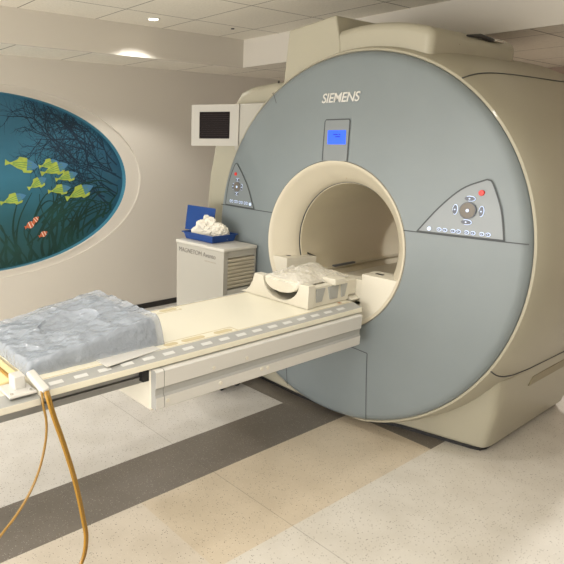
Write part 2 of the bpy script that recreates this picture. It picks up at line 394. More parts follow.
    for i, (a, b_, c, d) in enumerate([(-0.748, 0.924, -0.66, 0.96), (-0.68, 0.96, -0.621, 1.005), (-0.623, 0.833, -0.55, 0.868)]):
        T = Vector((a, b_)); H = Vector((c, d)); ax = (H-T); l = ax.length*1.1; ax.normalize(); nn = Vector((-ax.y, ax.x)); bm = bmesh.new(); x = xs+0.003+i*0.0004
        prof = [(0.0, 0.6), (0.14, 0.2), (0.3, 0.7), (0.42, 1), (0.5, 1.05), (0.6, 1.0), (0.7, 0.9), (0.78, 0.7), (1.0, 0.1)]; up = []; lo = []
        for (t, h) in prof:
            p = T+ax*l*t; up.append(bm.verts.new((x, *(p+nn*l*0.27*h)))); lo.append(bm.verts.new((x, *(p-nn*l*0.27*h))))
        for k in range(len(prof)-1):
            f = bm.faces.new((up[k], lo[k], lo[k+1], up[k+1])); f.material_index = 1 if k in (3, 6) else 0
        obj('painted_fish', bm, [org, wht], root)
mural()

# ------------------------------------------------------------------ the scanner
Z0 = 1.08
def fy(x, z):
    r2 = x*x+(z-Z0)**2; return -0.07+0.083*r2
scan = thing('mri_scanner', 'huge beige scanner with a round grey-blue front and an open round bore', 'scanner')
# front cover: domed annulus with rolled rim
bm = bmesh.new(); n = 144
radii = [0.482, 0.486, 0.50, 0.56, 0.64, 0.72, 0.80, 0.88, 0.95, 1.0, 1.022, 1.034, 1.04, 1.042]
rings = []
for r in radii:
    y = -0.07+0.083*r*r
    if r > 1.0: y += 0.03*((r-1.0)/0.042)**3
    if r < 0.484: y += 0.012
    rings.append([(r*math.cos(2*PI*k/n), y, Z0+r*math.sin(2*PI*k/n)) for k in range(n)])
rings.append([(1.036*math.cos(2*PI*k/n), 0.085, Z0+1.036*math.sin(2*PI*k/n)) for k in range(n)])
loft(bm, rings); front = obj('front_cover', bm, M['face'], scan, smooth=True)
front['label'] = 'grey-blue round front cover'
def strip(bm, pts, wd=0.005, lift=0.0012, closed=False):
    P = pts; m_ = len(P); vs = []
    for i, p in enumerate(P):
        q = P[(i+1) % m_] if closed else P[min(i+1, m_-1)]; o = P[(i-1) % m_] if closed else P[max(i-1, 0)]
        t = Vector((q[0]-o[0], q[1]-o[1])).normalized(); a = (p[0]-t.y*wd/2, p[1]+t.x*wd/2); c = (p[0]+t.y*wd/2, p[1]-t.x*wd/2)
        vs.append((bm.verts.new((a[0], fy(*a)-lift, a[1])), bm.verts.new((c[0], fy(*c)-lift, c[1]))))
    for i in range(m_ if closed else m_-1):
        a, c = vs[i], vs[(i+1) % m_]; bm.faces.new((a[0], a[1], c[1], c[0]))
def seg(a, b, k=14): return [(a[0]+(b[0]-a[0])*i/k, a[1]+(b[1]-a[1])*i/k) for i in range(k+1)]
bm = bmesh.new()
SZ = 1.232
strip(bm, seg((-1.025, SZ), (-0.46, SZ))); strip(bm, seg((0.46, SZ), (1.025, SZ)))
for s in (-1, 1):
    strip(bm, seg((s*0.31, 0.06+0.03), (s*0.31, 0.52)), 0.005); strip(bm, seg((s*0.31, 0.52), (s*0.2, 0.53)), 0.005)
strip(bm, [(0.481*math.cos(2*PI*k/96), Z0+0.481*math.sin(2*PI*k/96)) for k in range(96)], 0.007, 0.0015, True)
obj('cover_seam', bm, M['seam'], scan)
bm = bmesh.new(); strip(bm, seg((-0.565, 1.945), (-0.525, 1.885)), 0.004); 
obj('edge_notch', bm, M['seam'], scan)
# display tab above the bore
def patch(name, pts, mt, parent, lift, rings_=6):
    c = (sum(p[0] for p in pts)/len(pts), sum(p[1] for p in pts)/len(pts)); bm = bmesh.new(); R = []
    for k in range(rings_+1):
        t = 1-k/rings_*0.98; R.append([(c[0]+(p[0]-c[0])*t, c[1]+(p[1]-c[1])*t) for p in pts])
    R3 = [[(p[0], fy(*p)+0.004, p[1]) for p in R[0]]] + [[(p[0], fy(*p)-lift, p[1]) for p in r] for r in R]
    loft(bm, R3, cap1=True); return obj(name, bm, mt, parent, smooth=True)
disp = patch('display_tab', seg((-0.087, 1.565), (-0.104, 1.768), 6)+seg((-0.098, 1.775), (0.052, 1.775), 5)+seg((0.058, 1.768), (0.075, 1.565), 6)+seg((0.068, 1.560), (-0.080, 1.560), 5), M['panelgrey'], scan, 0.004)
bm = bmesh.new(); strip(bm, seg((-0.090, 1.56), (-0.107, 1.768), 6)+seg((-0.101, 1.778), (0.055, 1.778), 6)+seg((0.061, 1.768), (0.078, 1.56), 6), 0.006, 0.0045); obj('tab_outline', bm, M['seam'], disp)
lc = patch('screen', seg((-0.068, 1.648), (-0.078, 1.722), 3)+seg((0.044, 1.722), (0.054, 1.648), 3), M['lcd'], disp, 0.0055, 3)
YT = fy(0, 1.69)-0.0065
RX = Matrix.Rotation(PI/2, 4, 'X')
bm = bmesh.new()
def rowbox(bm, z, x0, x1, hh=0.004): box(bm, x0, x1, YT, YT+0.002, z-hh, z+hh)
for z, segs in ((1.700, ((-0.035, -0.005), (0.0, 0.012))), (1.688, ((-0.02, 0.012),)), (1.672, ((-0.055, -0.045), (-0.035, -0.02), (-0.012, 0.004), (0.01, 0.034))), (1.660, ((-0.05, 0.03),))):
    for a, b_ in segs: rowbox(bm, z, a, b_, 0.0025)
obj('display_text', bm, M['lcdtext'], disp)
text_mesh('maker_lettering', 'SIEMENS', 0.070, M['logo'], scan, Matrix.Translation((-0.03, fy(0, 1.89)-0.001, 1.890)) @ Matrix.Rotation(math.radians(0), 4, 'Y') @ Matrix.Rotation(PI/2-0.07, 4, 'X'), 0.002, 0.15, 0.0006, 0.95)
# control panels
def control_panel(mirror):
    s = -1 if mirror else 1
    if not mirror:
        cps = [(0.532, 1.238), (0.537, 1.246), (0.621, 1.36), (0.711, 1.452), (0.796, 1.494), (0.822, 1.499), (0.844, 1.48), (0.894, 1.372), (0.925, 1.245), (0.925, 1.238)]
    else:
        cps = [(-0.638, 1.238), (-0.645, 1.250), (-0.717, 1.371), (-0.79, 1.455), (-0.85, 1.51), (-0.868, 1.515), (-0.885, 1.50), (-0.936, 1.396), (-0.962, 1.26), (-0.962, 1.238)]
    pts = [(v[0], v[1]) for v in spline([(p[0], p[1], 0) for p in cps], 5)]
    pts += seg(pts[-1], pts[0], 14)[1:-1]
    P = patch('control_panel', pts, M['panelgrey'], scan, 0.005, 7)
    bm = bmesh.new(); strip(bm, pts, 0.007, 0.0056, True); obj('panel_outline', bm, M['seam'], P)
    def disc(name, x, z, rx, rz, mt, lift=0.009, k=20, parent=P):
        bm = bmesh.new(); y = fy(x, z)
        prism(bm, [(x+rx*math.cos(2*PI*i/k), z+rz*math.sin(2*PI*i/k)) for i in range(k)], 'y', y-lift, y-0.003)
        return obj(name, bm, mt, parent, bevel=0.0015)
    sc_ = 0.85 if mirror else 1.0
    cx, cz = (-0.832, 1.366) if mirror else (0.755, 1.358)
    def lx(x): return cx + (x-0.755)*sc_*s
    def lz(z): return cz + (z-1.358)*sc_
    disc('dial', cx, cz, 0.036*sc_, 0.036*sc_, M['dial'], 0.012); 
    bm = bmesh.new(); y = fy(cx, cz); k = 24
    for r0, r1, a, b_ in ((0.036, 0.039, -0.0095, -0.004),):
        pr = [[(cx+r*sc_*math.cos(2*PI*i/k), y+yy, cz+r*sc_*math.sin(2*PI*i/k)) for i in range(k)] for r, yy in ((r0, -0.004), (r0, -0.0115), (r1, -0.0115), (r1, -0.004))]
        loft(bm, pr)
    obj('dial_ring', bm, M['btn'], P, smooth=True)
    disc('dial_centre', cx, cz, 0.008, 0.008, M['btnlit'], 0.0135, 12)
    for (dx, dz, rx, rz) in ((0, 0.054, 0.024, 0.010), (0, -0.054, 0.024, 0.010), (-0.058, 0, 0.010, 0.022), (0.058, 0, 0.010, 0.022)):
        disc('arrow_button', cx+dx*sc_, cz+dz*sc_, (rx+0.003)*sc_, (rz+0.003)*sc_, M['btnlit'], 0.0065)
        disc('arrow_button', cx+dx*sc_, cz+dz*sc_, rx*sc_, rz*sc_, M['btn'], 0.009)
        disc('button_symbol', cx+dx*sc_, cz+dz*sc_, 0.004, 0.004, M['btnlit'], 0.0105, 8)
    rx_, rz_ = (-0.859, 1.449) if mirror else (0.802, 1.441)
    disc('stop_button', rx_, rz_, 0.013*sc_, 0.013*sc_, M['red'], 0.012)
    xs_ = (0.637, 0.664, 0.702, 0.727, 0.764, 0.792, 0.830, 0.857)
    for x in xs_:
        X = -0.905+(x-0.637)*0.86 if mirror else x; zz = 1.266 if mirror else 1.257
        disc('key_light', X, zz, 0.0125*sc_, 0.0095, M['btnlit'], 0.0065, 14)
        disc('key', X, zz, 0.0095*sc_, 0.0062, M['btn'], 0.009, 14)
        disc('button_symbol', X, zz, 0.0035, 0.002, M['btnlit'], 0.0105, 8)
    disc('key', -0.678 if mirror else 0.589, 1.264 if mirror else 1.256, 0.010, 0.010, M['btnlit'], 0.009, 14)
control_panel(False); control_panel(True)
# bore liner: flared ring and long tube
bm = bmesh.new(); n = 96
prof = [(0.484, 0.02), (0.484, -0.05), (0.479, -0.056), (0.470, -0.054), (0.452, -0.03), (0.422, 0.0), (0.393, 0.035), (0.371, 0.068), (0.361, 0.092), (0.3585, 0.105)]
loft(bm, [[(r*math.cos(2*PI*k/n), y, Z0+r*math.sin(2*PI*k/n)) for k in range(n)] for r, y in prof])
liner = obj('bore_funnel', bm, M['bore'], scan, smooth=True)
bm = bmesh.new()
loft(bm, [[(r*math.cos(2*PI*k/n), y, Z0+r*math.sin(2*PI*k/n)) for k in range(n)] for r, y in ((0.3585, 0.105), (0.356, 0.108), (0.353, 0.11), (0.350, 0.3), (0.350, 1.35), (0.40, 1.50), (0.46, 1.605))])
obj('bore_tube', bm, M['tube'], scan, smooth=True)
bm = bmesh.new()
loft(bm, [[(r*math.cos(2*PI*k/n), y, Z0+r*math.sin(2*PI*k/n)) for k in range(n)] for r, y in ((0.3595, 0.099), (0.3565, 0.099), (0.3565, 0.107))])
obj('tube_seam', bm, M['seam'], scan)
# body: wide round housing lofted backwards
def sect(r, y, zmin=0.05, k=128, rz=None):
    rz = rz or r
    return [(r*math.cos(2*PI*i/k), y, max(zmin, Z0+rz*math.sin(2*PI*i/k))) for i in range(k)]
bm = bmesh.new()
loft(bm, [sect(1.030, 0.08), sect(1.046, 0.045), sect(1.056, 0.05), sect(1.066, 0.08), sect(1.076, 0.13), sect(1.086, 0.2), sect(1.095, 0.32), sect(1.10, 0.5), sect(1.10, 1.40), sect(1.08, 1.53), sect(1.02, 1.59), sect(0.48, 1.605)])
body = obj('body_cover', bm, M['beige'], scan, smooth=True)
# curved shell seams on the right and left flank
def rb(y):
    T = [(0.045, 1.046), (0.05, 1.056), (0.08, 1.066), (0.13, 1.076), (0.2, 1.086), (0.32, 1.095), (0.5, 1.10), (1.4, 1.10)]
    for (a, b_), (c, d) in zip(T, T[1:]):
        if y <= c: return b_+(d-b_)*max(0, (y-a))/(c-a)
    return 1.10
for s in (1, -1):
    for mode in (0, 1):
        P = []
        for i in range(40):
            y = 0.05+1.35*(i/39)**1.4; e = 1-math.exp(-(y-0.05)/0.14)
            if mode == 0: z = Z0+0.866-0.0+0.045*e; x = math.sqrt(max(0.01, rb(y)**2-(z-Z0)**2))
            else:
                z = 0.60-0.10*e; x = math.sqrt(rb(y)**2-(z-Z0)**2)
            nx, nz = x/rb(y), (z-Z0)/rb(y)
            P.append((s*(x+nx*0.001), y, z+nz*0.001))
        obj('shell_seam', tube(bmesh.new(), P, 0.0035, 6), M['seam'], scan)
# skirt down to the floor
bm = bmesh.new()
bot = [(-0.845, 0.14), (-0.70, 0.09), (-0.3, 0.07), (0.1, 0.11), (0.42, 0.235), (0.80, 0.330), (0.845, 0.350), (0.858, 0.40), (0.845, 1.36), (0.80, 1.42), (-0.80, 1.42), (-0.845, 1.36)]
midr = [(-0.90, 0.13), (-0.72, 0.08), (-0.3, 0.07), (0.1, 0.10), (0.47, 0.17), (0.85, 0.265), (0.895, 0.29), (0.91, 0.35), (0.90, 1.40), (0.84, 1.45), (-0.84, 1.45), (-0.90, 1.40)]
topr = [(-0.90, 0.2), (-0.78, 0.11), (-0.3, 0.09), (0.1, 0.10), (0.50, 0.13), (0.86, 0.19), (0.915, 0.23), (0.93, 0.32), (0.925, 1.42), (0.86, 1.5), (-0.86, 1.5), (-0.92, 1.42)]
loft(bm, [[(x, y, z) for x, y in r] for r, z in ((bot, 0.03), (midr, 0.28), (topr, 0.50))], cap0=True, cap1=True)
obj('base_skirt', bm, M['beige'], scan, bevel=0.02, seg=3)
bm = bmesh.new(); prism(bm, [(x*0.965, 0.03+y*0.985 if y > 0 else y) for x, y in bot], 'z', 0.0, 0.035)
obj('plinth', bm, M['dark'], scan)
obj('side_bar', prism(bmesh.new(), [(0.62, 0.425), (0.585, 0.375), (1.35, 0.385), (1.35, 0.435)], 'x', 0.895, 0.925), M['greybar'], scan, bevel=0.004)
# top cowl (arched) with the tall box on its left end
bm = bmesh.new(); pts = []
for i in range(25):
    x = 0.405-(0.405+0.56)*i/24; pts.append((x, Z0+math.sqrt(1.185**2-x*x)))
pts += [(-0.56, 1.95), (0.405, 1.95)]
prism(bm, pts, 'y', 0.095, 0.975); obj('top_cowl', bm, M['beige'], scan, bevel=0.055, seg=6)
bm = bmesh.new()
prism(bm, [(-0.56, 1.95), (-0.530, 2.300), (-0.185, 2.335), (-0.145, 2.19), (-0.12, 1.95)], 'y', 0.088, 0.56); obj('cowl_box', bm, M['beige'], scan, bevel=0.012, seg=3)
bm = bmesh.new(); tube(bm, [(0.40, 0.42, 2.190), (0.40, 0.55, 2.200), (0.395, 0.68, 2.193), (0.40, 0.74, 2.190)], [0.004, 0.012, 0.012, 0.004], 8); obj('edge_gasket', bm, M['dark'], scan, smooth=True)
obj('latch', nbox(0.385, 0.412, 0.70, 0.80, 2.186, 2.200), M['chrome'], scan, bevel=0.003)
for p in ((0.40, 0.35, 2.14),):
    bm = bmesh.new(); bmesh.ops.create_uvsphere(bm, u_segments=8, v_segments=6, radius=0.006); bmesh.ops.translate(bm, verts=bm.verts, vec=p); obj('screw', bm, M['dark'], scan)
# left side housing behind the monitor
bm = bmesh.new()
hp = [(-0.60, 1.2), (-0.60, 2.02), (-0.74, 2.035), (-0.97, 2.018), (-1.07, 1.99), (-1.13, 1.92), (-1.25, 1.78), (-1.345, 1.62), (-1.395, 1.42), (-1.415, 1.25), (-1.42, 1.08), (-1.40, 0.7), (-1.30, 0.3), (-1.15, 0.03), (-0.6, 0.03)]
prism(bm, hp, 'y', 0.2, 0.42); obj('side_housing', bm, M['beige'], scan, bevel=0.05, seg=5)
obj('monitor_mount', nbox(-1.0, -0.62, 0.10, 0.3, 1.60, 1.905), M['cabinet'], scan, bevel=0.012)
bm = bmesh.new(); bmesh.ops.create_uvsphere(bm, u_segments=8, v_segments=6, radius=0.008); bmesh.ops.translate(bm, verts=bm.verts, vec=(-0.70, 0.2, 2.03)); obj('screw', bm, M['dark'], scan)
# blocks either side of the table inside the bore mouth
def block(s, x0, dep):
    x1 = 0.425; z1 = 0.962
    pts = [(s*x0, z1)]
    for i in range(9):
        x = x0+(x1-x0)*i/8; pts.append((s*x, Z0-math.sqrt(max(0.0, 0.470**2-x*x))+0.004))
    pts = [(s*x0, z1)] + [(s*(x0+(0.452-x0)*i/10), Z0-math.sqrt(0.468**2-(x0+(0.452-x0)*i/10)**2)) for i in range(11)]
    bm = bmesh.new(); P = pts + [(s*0.452, z1+0.0)]
    A = [bm.verts.new((p[0], -0.04, p[1])) for p in P]
    B = [bm.verts.new((p[0]*(0.80 if abs(p[0]) > 0.25 else 0.96), dep, p[1]+(0.06 if p[1] < 0.95 else -0.0))) for p in P]
    k = len(P); bm.faces.new(A); bm.faces.new(B[::-1])
    for i in range(k): bm.faces.new((A[i], A[(i+1) % k], B[(i+1) % k], B[i]))
    o = obj('bore_side_block', bm, M['cream'], scan, bevel=0.006)
    obj('block_slot', nbox(*sorted((s*(x0+0.04), s*(x0+0.085))), 0.02, 0.04, 0.958, 0.9645), M['dark'], o)
block(1, 0.232, 0.10); block(-1, 0.325, 0.16)
obj('bore_step', nbox(0.150, 0.234, -0.03, 0.10, 0.80, 0.925), M['cream'], scan, bevel=0.004)
# bed rails along the tube and the bore floor
bm = bmesh.new()
prism(bm, [(-0.30, 0.80), (-0.23, 0.80), (-0.23, 0.775), (0.23, 0.775), (0.23, 0.80), (0.30, 0.80), (0.25, 0.72), (-0.25, 0.72)], 'y', -0.03, 1.45)
obj('bore_bed', bm, M['bore'], scan, bevel=0.004)
for s in (-1, 1):
    obj('guide_rail', nbox(*sorted((s*0.255, s*0.290)), 0.20, 1.4, 0.858, 0.872), M['bore'], scan, bevel=0.003)
obj('rail_clip', nbox(-0.272, -0.250, 0.34, 0.56, 0.870, 0.882), M['btn'], scan, bevel=0.003)
bm = bmesh.new(); prism(bm, [(-0.03, -0.01), (0.0, 0.012), (0.02, 0.004), (0.045, -0.004), (0.02, -0.012), (-0.01, -0.004)], 'z', 0, 0.003)
for v in bm.verts: v.co = Matrix.Translation((0.005, 0.055, 1.472)) @ Matrix.Rotation(math.radians(218), 4, 'X') @ v.co
obj('frayed_tape', bm, M['tape'], scan)
bm = bmesh.new(); bmesh.ops.create_uvsphere(bm, u_segments=8, v_segments=6, radius=0.005); bmesh.ops.translate(bm, verts=bm.verts, vec=(-0.065, 0.035, 1.480)); obj('screw', bm, M['dark'], scan)

# ------------------------------------------------------------------ monitor on the left of the scanner
mon = thing('monitor', 'small square beige monitor with a dark screen fixed left of the scanner', 'monitor', (-0.950, 0.09, 1.63))
th = math.radians(35); Mm = Matrix.Rotation(th, 4, 'Z')
def mb(x0, x1, y0, y1, z0, z1): return nbox(x0, x1, y0, y1, z0, z1, M4=Mm)
bm = bmesh.new(); W, H = 0.335, 0.272   # frame around the screen opening
box(bm, -W, 0, 0.012, 0.05, 0, H, M4=Mm); 
for a in ((-W, 0, 0, 0.014, 0, 0.048), (-W, 0, 0, 0.014, 0.225, H), (-W, -0.278, 0, 0.014, 0.047, 0.226), (-0.062, 0, 0, 0.014, 0.047, 0.226)): box(bm, *a, M4=Mm)
obj('casing', bm, M['cabinet'], mon)
scr = obj('screen', mb(-0.279, -0.061, 0.006, 0.0125, 0.047, 0.226), M['screen'], mon)
bm = bmesh.new()
for i in range(11): box(bm, -0.268, -0.072, 0.0048, 0.007, 0.068+i*0.0138, 0.071+i*0.0138, M4=Mm)
obj('screen_text', bm, M['scanline'], scr)
obj('rear_arm', mb(-0.12, -0.01, 0.05, 0.12, 0.05, 0.22), M['cabinet'], mon)

# ------------------------------------------------------------------ patient table
tab = thing('patient_table', 'long cream sliding patient table reaching into the scanner bore', 'table')
YN, YS, YE = -1.975, -0.125, -2.75
def board(y0, y1, top, name, mt):
    h = top
    P = [(-0.25, h), (0.25, h), (0.31, h-0.017), (0.312, h-0.043), (0.296, h-0.048), (-0.296, h-0.048), (-0.312, h-0.043), (-0.31, h-0.017)]
    bm = bmesh.new(); prism(bm, P, 'y', y0, y1)
    for f in bm.faces:
        c = f.calc_center_median(); 
        if 0.24 < abs(c.x) < 0.309 and c.z > h-0.02: f.material_index = 1
    return obj(name, bm, [mt, M['railgrey']], tab, bevel=0.003)
brd = board(YN, YS, 0.822, 'tabletop', M['tabletop'])
board(YE, YN-0.002, 0.800, 'foot_section', M['cream'])
obj('foot_pad', nbox(-0.24, 0.175, YE+0.02, YN-0.008, 0.79, 0.821), M['pad'], tab, bevel=0.008, seg=3)
# tongue into the bore
obj('inner_board', prism(bmesh.new(), [(-0.20, 0.835), (0.20, 0.835), (0.225, 0.822), (0.2, 0.80), (-0.2, 0.80), (-0.225, 0.822)], 'y', -0.102, 1.2), M['cream'], tab, bevel=0.004)
for s in (-1, 1):
    y = -1.93; i = 0
    while y < -0.2:
        bm = bmesh.new()
        xa, xb = 0.272, 0.290; z = lambda x: 0.822-0.017*(x-0.25)/0.06+0.0012
        V = [bm.verts.new((s*a, yy, z(a)+dz)) for dz in (0, -0.003) for a, yy in ((xa, y), (xb, y), (xb, y+0.055), (xa, y+0.055))]
        bm.faces.new(V[:4]); bm.faces.new(V[4:]); 
        for k in range(4): bm.faces.new((V[k], V[(k+1) % 4], V[4+(k+1) % 4], V[4+k]))
        obj('rail_clip', bm, M['railclip'], brd); y += 0.102
    # elongated pockets and grooves in the surface
    for ya, yb in ((-1.37, -1.30), (-1.275, -1.15), (-1.09, -0.985)):
        bm = bmesh.new(); k = 10; P = []
        for i in range(k+1): P.append((s*0.216+0.016*math.cos(PI*i/k), yb-0.016+0.016*math.sin(PI*i/k)))
        for i in range(k+1): P.append((s*0.216-0.016*math.cos(PI*i/k), ya+0.016-0.016*math.sin(PI*i/k)))
        prism(bm, P, 'z', 0.8205, 0.8232); obj('pocket', bm, M['slot'], brd)
    bm = bmesh.new(); box(bm, *sorted((s*0.185, s*0.188)), -1.95, -0.97, 0.8205, 0.8230); box(bm, *sorted((s*0.185, s*0.245)), -0.972, -0.968, 0.8205, 0.8230); box(bm, *sorted((s*0.242, s*0.245)), -1.95, -0.15, 0.8205, 0.8230)
    obj('groove', bm, M['slot'], brd)
obj('cover_plate', prism(bmesh.new(), [(0.165, -1.69), (0.285, -1.69), (0.245, -1.41), (0.145, -1.41)], 'z', 0.8215, 0.8265), M['white'], brd, bevel=0.002)
# aluminium carriage under the board and the side body
bm = bmesh.new()
for s in (-1, 1):
    box(bm, *sorted((s*0.22, s*0.262)), YE, -1.40, 0.742, 0.774); box(bm, *sorted((s*0.20, s*0.25)), YE, -1.40, 0.700, 0.744); box(bm, *sorted((s*0.20, s*0.266)), YE, -1.40, 0.728, 0.734)
box(bm, -0.2, 0.2, YE, -1.40, 0.73, 0.77)
obj('carriage_rail', bm, M['darkrail'], tab)
bodym = obj('underbody', nbox(-0.30, 0.30, -1.50, -0.15, 0.585, 0.768), M['cream'], tab, bevel=0.012, seg=3)
for s in (-1, 1):
    bm = bmesh.new()
    P = [(s*0.298, 0.773), (s*0.325, 0.773), (s*0.333, 0.766), (s*0.333, 0.698), (s*0.326, 0.688), (s*0.326, 0.664), (s*0.333, 0.654), (s*0.333, 0.606), (s*0.328, 0.601), (s*0.298, 0.601)]
    prism(bm, P, 'y', -1.452, -0.15)
    for f in bm.faces:
        c = f.calc_center_median()
        if 0.655 < c.z < 0.699 and abs(c.x) > 0.32: f.material_index = 1
    sp = obj('side_panel', bm, [M['white'], M['railgrey']], tab)
    bm = bmesh.new(); prism(bm, [(p[0], p[1]) for p in P], 'y', -1.495, -1.455)
    for f in bm.faces:
        c = f.calc_center_median()
        if 0.655 < c.z < 0.699 and abs(c.x) > 0.32: f.material_index = 1
    obj('end_cap', bm, [M['white'], M['railgrey']], tab)
    for (y, z) in ((-1.437, 0.632), (-1.19, 0.717), (-0.994, 0.718), (-1.147, 0.634), (-0.894, 0.640), (-0.855, 0.637)):
        bm = bmesh.new(); prism(bm, [(y+0.009*math.cos(2*PI*i/14), z+0.009*math.sin(2*PI*i/14)) for i in range(14)], 'x', s*0.332, s*0.3365); obj('screw_cap', bm, M['chrome'] if False else M['cream'], sp, bevel=0.001)
obj('rubber_stop', nbox(0.262, 0.29, -1.53, -1.50, 0.72, 0.765), M['dark'], tab)
obj('rear_coupling', nbox(-0.2, 0.2, -0.155, -0.03, 0.62, 0.76), M['cream'], tab, bevel=0.006)
# clamp + hose connector on the near edge
clamp = thing('table_clamp', 'small white plastic clamp on the near edge of the table beside the hoses', 'clamp', (0.2, -2.05, 0.8))
clamp.location = (0, 0, 0)
obj('clamp_body', nbox(0.195, 0.250, -2.048, -2.004, 0.8, 0.858), M['white'], clamp, bevel=0.006, seg=3)
obj('clamp_foot', nbox(0.178, 0.298, -2.085, -1.985, 0.800, 0.810), M['white'], clamp, bevel=0.003)
for y in (-2.07, -2.0): 
    bm = bmesh.new(); prism(bm, [(0.280+0.006*math.cos(2*PI*i/10), y+0.006*math.sin(2*PI*i/10)) for i in range(10)], 'z', 0.809, 0.814); obj('screw', bm, M['chrome'], clamp)
obj('amber_strap', nbox(-0.1, 0.197, -2.036, -2.022, 0.8215, 0.829), M['amber'], clamp, bevel=0.003)
hose = thing('rubber_hose', 'pair of amber rubber hoses hanging from a white connector at the table edge', 'hose')
Mc = Matrix.Translation((0.302, -1.968, 0.824)) @ Matrix.Rotation(math.radians(30), 4, 'Y') @ Matrix.Rotation(math.radians(12), 4, 'Z')
obj('connector', nbox(-0.075, 0.03, -0.017, 0.017, -0.014, 0.012, M4=Mc), M['white'], hose, bevel=0.008, seg=3)
cp = [(0.318, -1.965, 0.815), (0.345, -1.968, 0.79), (0.352, -1.955, 0.72), (0.35, -1.925, 0.607), (0.35, -1.895, 0.48), (0.35, -1.876, 0.377), (0.35, -1.858, 0.25), (0.35, -1.850, 0.16), (0.35, -1.868, 0.07), (0.35, -1.92, 0.024), (0.33, -2.05, 0.012), (0.25, -2.3, 0.012), (0.1, -2.5, 0.012)]
for dx, dy, mt in ((0, 0, 'amber'), (-0.004, 0.0125, 'amber2')):
    obj('hose_tube', tube(bmesh.new(), [p+Vector((dx, dy*0.8, 0)) for p in spline(cp, 8)], 0.0062, 10), M[mt], hose, smooth=True)
hose2 = thing('thin_tube', 'single thin amber tube curving down to the left of the hose pair', 'tube')
cp = [(0.322, -1.978, 0.815), (0.338, -1.982, 0.77), (0.34, -1.975, 0.70), (0.34, -1.984, 0.62), (0.34, -2.015, 0.52), (0.34, -2.058, 0.44), (0.34, -2.115, 0.37), (0.34, -2.18, 0.31), (0.34, -2.28, 0.20), (0.34, -2.38, 0.06), (0.32, -2.48, 0.008), (0.2, -2.6, 0.006)]
o = obj('tube_length', tube(bmesh.new(), spline(cp, 8), 0.0048, 8), M['amber2'], hose2, smooth=True)

# ------------------------------------------------------------------ head coil cradle on the table
coil = thing('head_coil_cradle', 'cream U-shaped head coil cradle standing on the table at the bore mouth', 'coil', (0, 0, 0))
TZ = 0.8235
bm = bmesh.new()      # front yoke: block with a circular cut out, flared feet
x0, x1 = -0.185, 0.215; cx = 0.015; r = 0.125; zt = 0.948
P = [(-0.30, TZ), (-0.255, TZ+0.012), (-0.225, TZ+0.035), (-0.20, TZ+0.075), (-0.185, zt), (-0.115, zt)]
for i in range(15):
    a = PI+PI*i/14; P.append((cx+0.132*math.cos(a), zt-0.004+0.108*math.sin(a)))
P += [(0.150, zt), (0.212, zt), (0.212, TZ)]
prism(bm, P, 'y', -0.455, -0.405); obj('front_yoke', bm, M['cream'], coil, bevel=0.004)
bm = bmesh.new()
prism(bm, [(-0.19, TZ), (-0.19, 0.93), (-0.13, 0.93), (-0.10, 0.85), (-0.04, 0.832), (0.07, 0.832), (0.12, 0.85), (0.155, 0.93), (0.200, 0.93), (0.205, TZ)], 'y', -0.405, -0.11)
obj('shell', bm, M['cream'], coil, bevel=0.004)
for ya, yb, sl in ((-0.385, -0.315, 0.01), (-0.29, -0.205, -0.008), (-0.18, -0.13, 0.006)):
    bm = bmesh.new(); V = [(ya, 0.920), (yb, 0.920), (yb-0.012-sl, 0.848), (ya+0.012-sl, 0.848)]
    prism(bm, V, 'x', 0.199, 0.2085); obj('side_inset', bm, M['railgrey'], coil, bevel=0.002)
obj('top_bracket', nbox(0.13, 0.225, -0.26, -0.17, 0.925, 0.96), M['cream'], coil, bevel=0.006)
obj('rear_block', nbox(-0.13, 0.19, -0.112, 0.02, 0.838, 0.93), M['cream'], coil, bevel=0.008)
obj('end_label', nbox(0.215, 0.232, -0.22, -0.20, TZ, TZ+0.001), mat('label_red', (176, 120, 90), 0.6), coil)
# pad with plastic over it
def cushion(name, parent, mt, f_top, x0, x1, y0, y1, zb, nx=44, ny=44, edge=0.03, crumple=0.004, fq=14, seed=0, pw=4, sharp=1.0):
    bm = bmesh.new(); G = []
    for i in range(nx+1):
        row = []
        for j in range(ny+1):
            u = -1+2*i/nx; v = -1+2*j/ny
            row.append((u, v))
        G.append(row)
    def side(u): return max(0.0, 1-abs(u)**pw)
    top = []; 
    for i in range(nx+1):
        r_ = []
        for j in range(ny+1):
            u, v = G[i][j]; x = (x0+x1)/2+(x1-x0)/2*u; y = (y0+y1)/2+(y1-y0)/2*v
            e = min(1.0, (side(u)*side(v))*sharp)**0.5; h = (f_top(x, y)-zb)*e
            nn = noise.noise(Vector((x*fq+seed, y*fq, 1.3)))+0.5*noise.noise(Vector((x*fq*2.3, y*fq*2.3+seed, 4)))
            rid = abs(noise.noise(Vector((x*fq*0.7+y*3+seed, y*fq*0.5, 9))))
            z = zb+h+(nn*crumple-rid*crumple*1.6)*(0.35+e)
            r_.append(bm.verts.new((x+noise.noise(Vector((y*12, x*9, seed)))*0.006, y+noise.noise(Vector((x*12, y*9, seed+3)))*0.006, max(zb, z))))
        top.append(r_)
    for i in range(nx):
        for j in range(ny): bm.faces.new((top[i][j], top[i+1][j], top[i+1][j+1], top[i][j+1]))
    bv = [top[i][0] for i in range(nx+1)] + [top[nx][j] for j in range(1, ny+1)] + [top[i][ny] for i in range(nx-1, -1, -1)] + [top[0][j] for j in range(ny-1, 0, -1)]
    bm.faces.new(bv[::-1])
    return obj(name, bm, mt, parent, smooth=True)
plastic = mat('clear_plastic_film', (186, 194, 204), 0.14, trans=0.0, alpha=0.5, bump=1.0, bscale=34, spec=0.8)
plastic2 = mat('clear_plastic_film_thin', (250, 246, 236), 0.15, alpha=0.35, bump=0.9, bscale=50, spec=0.8)
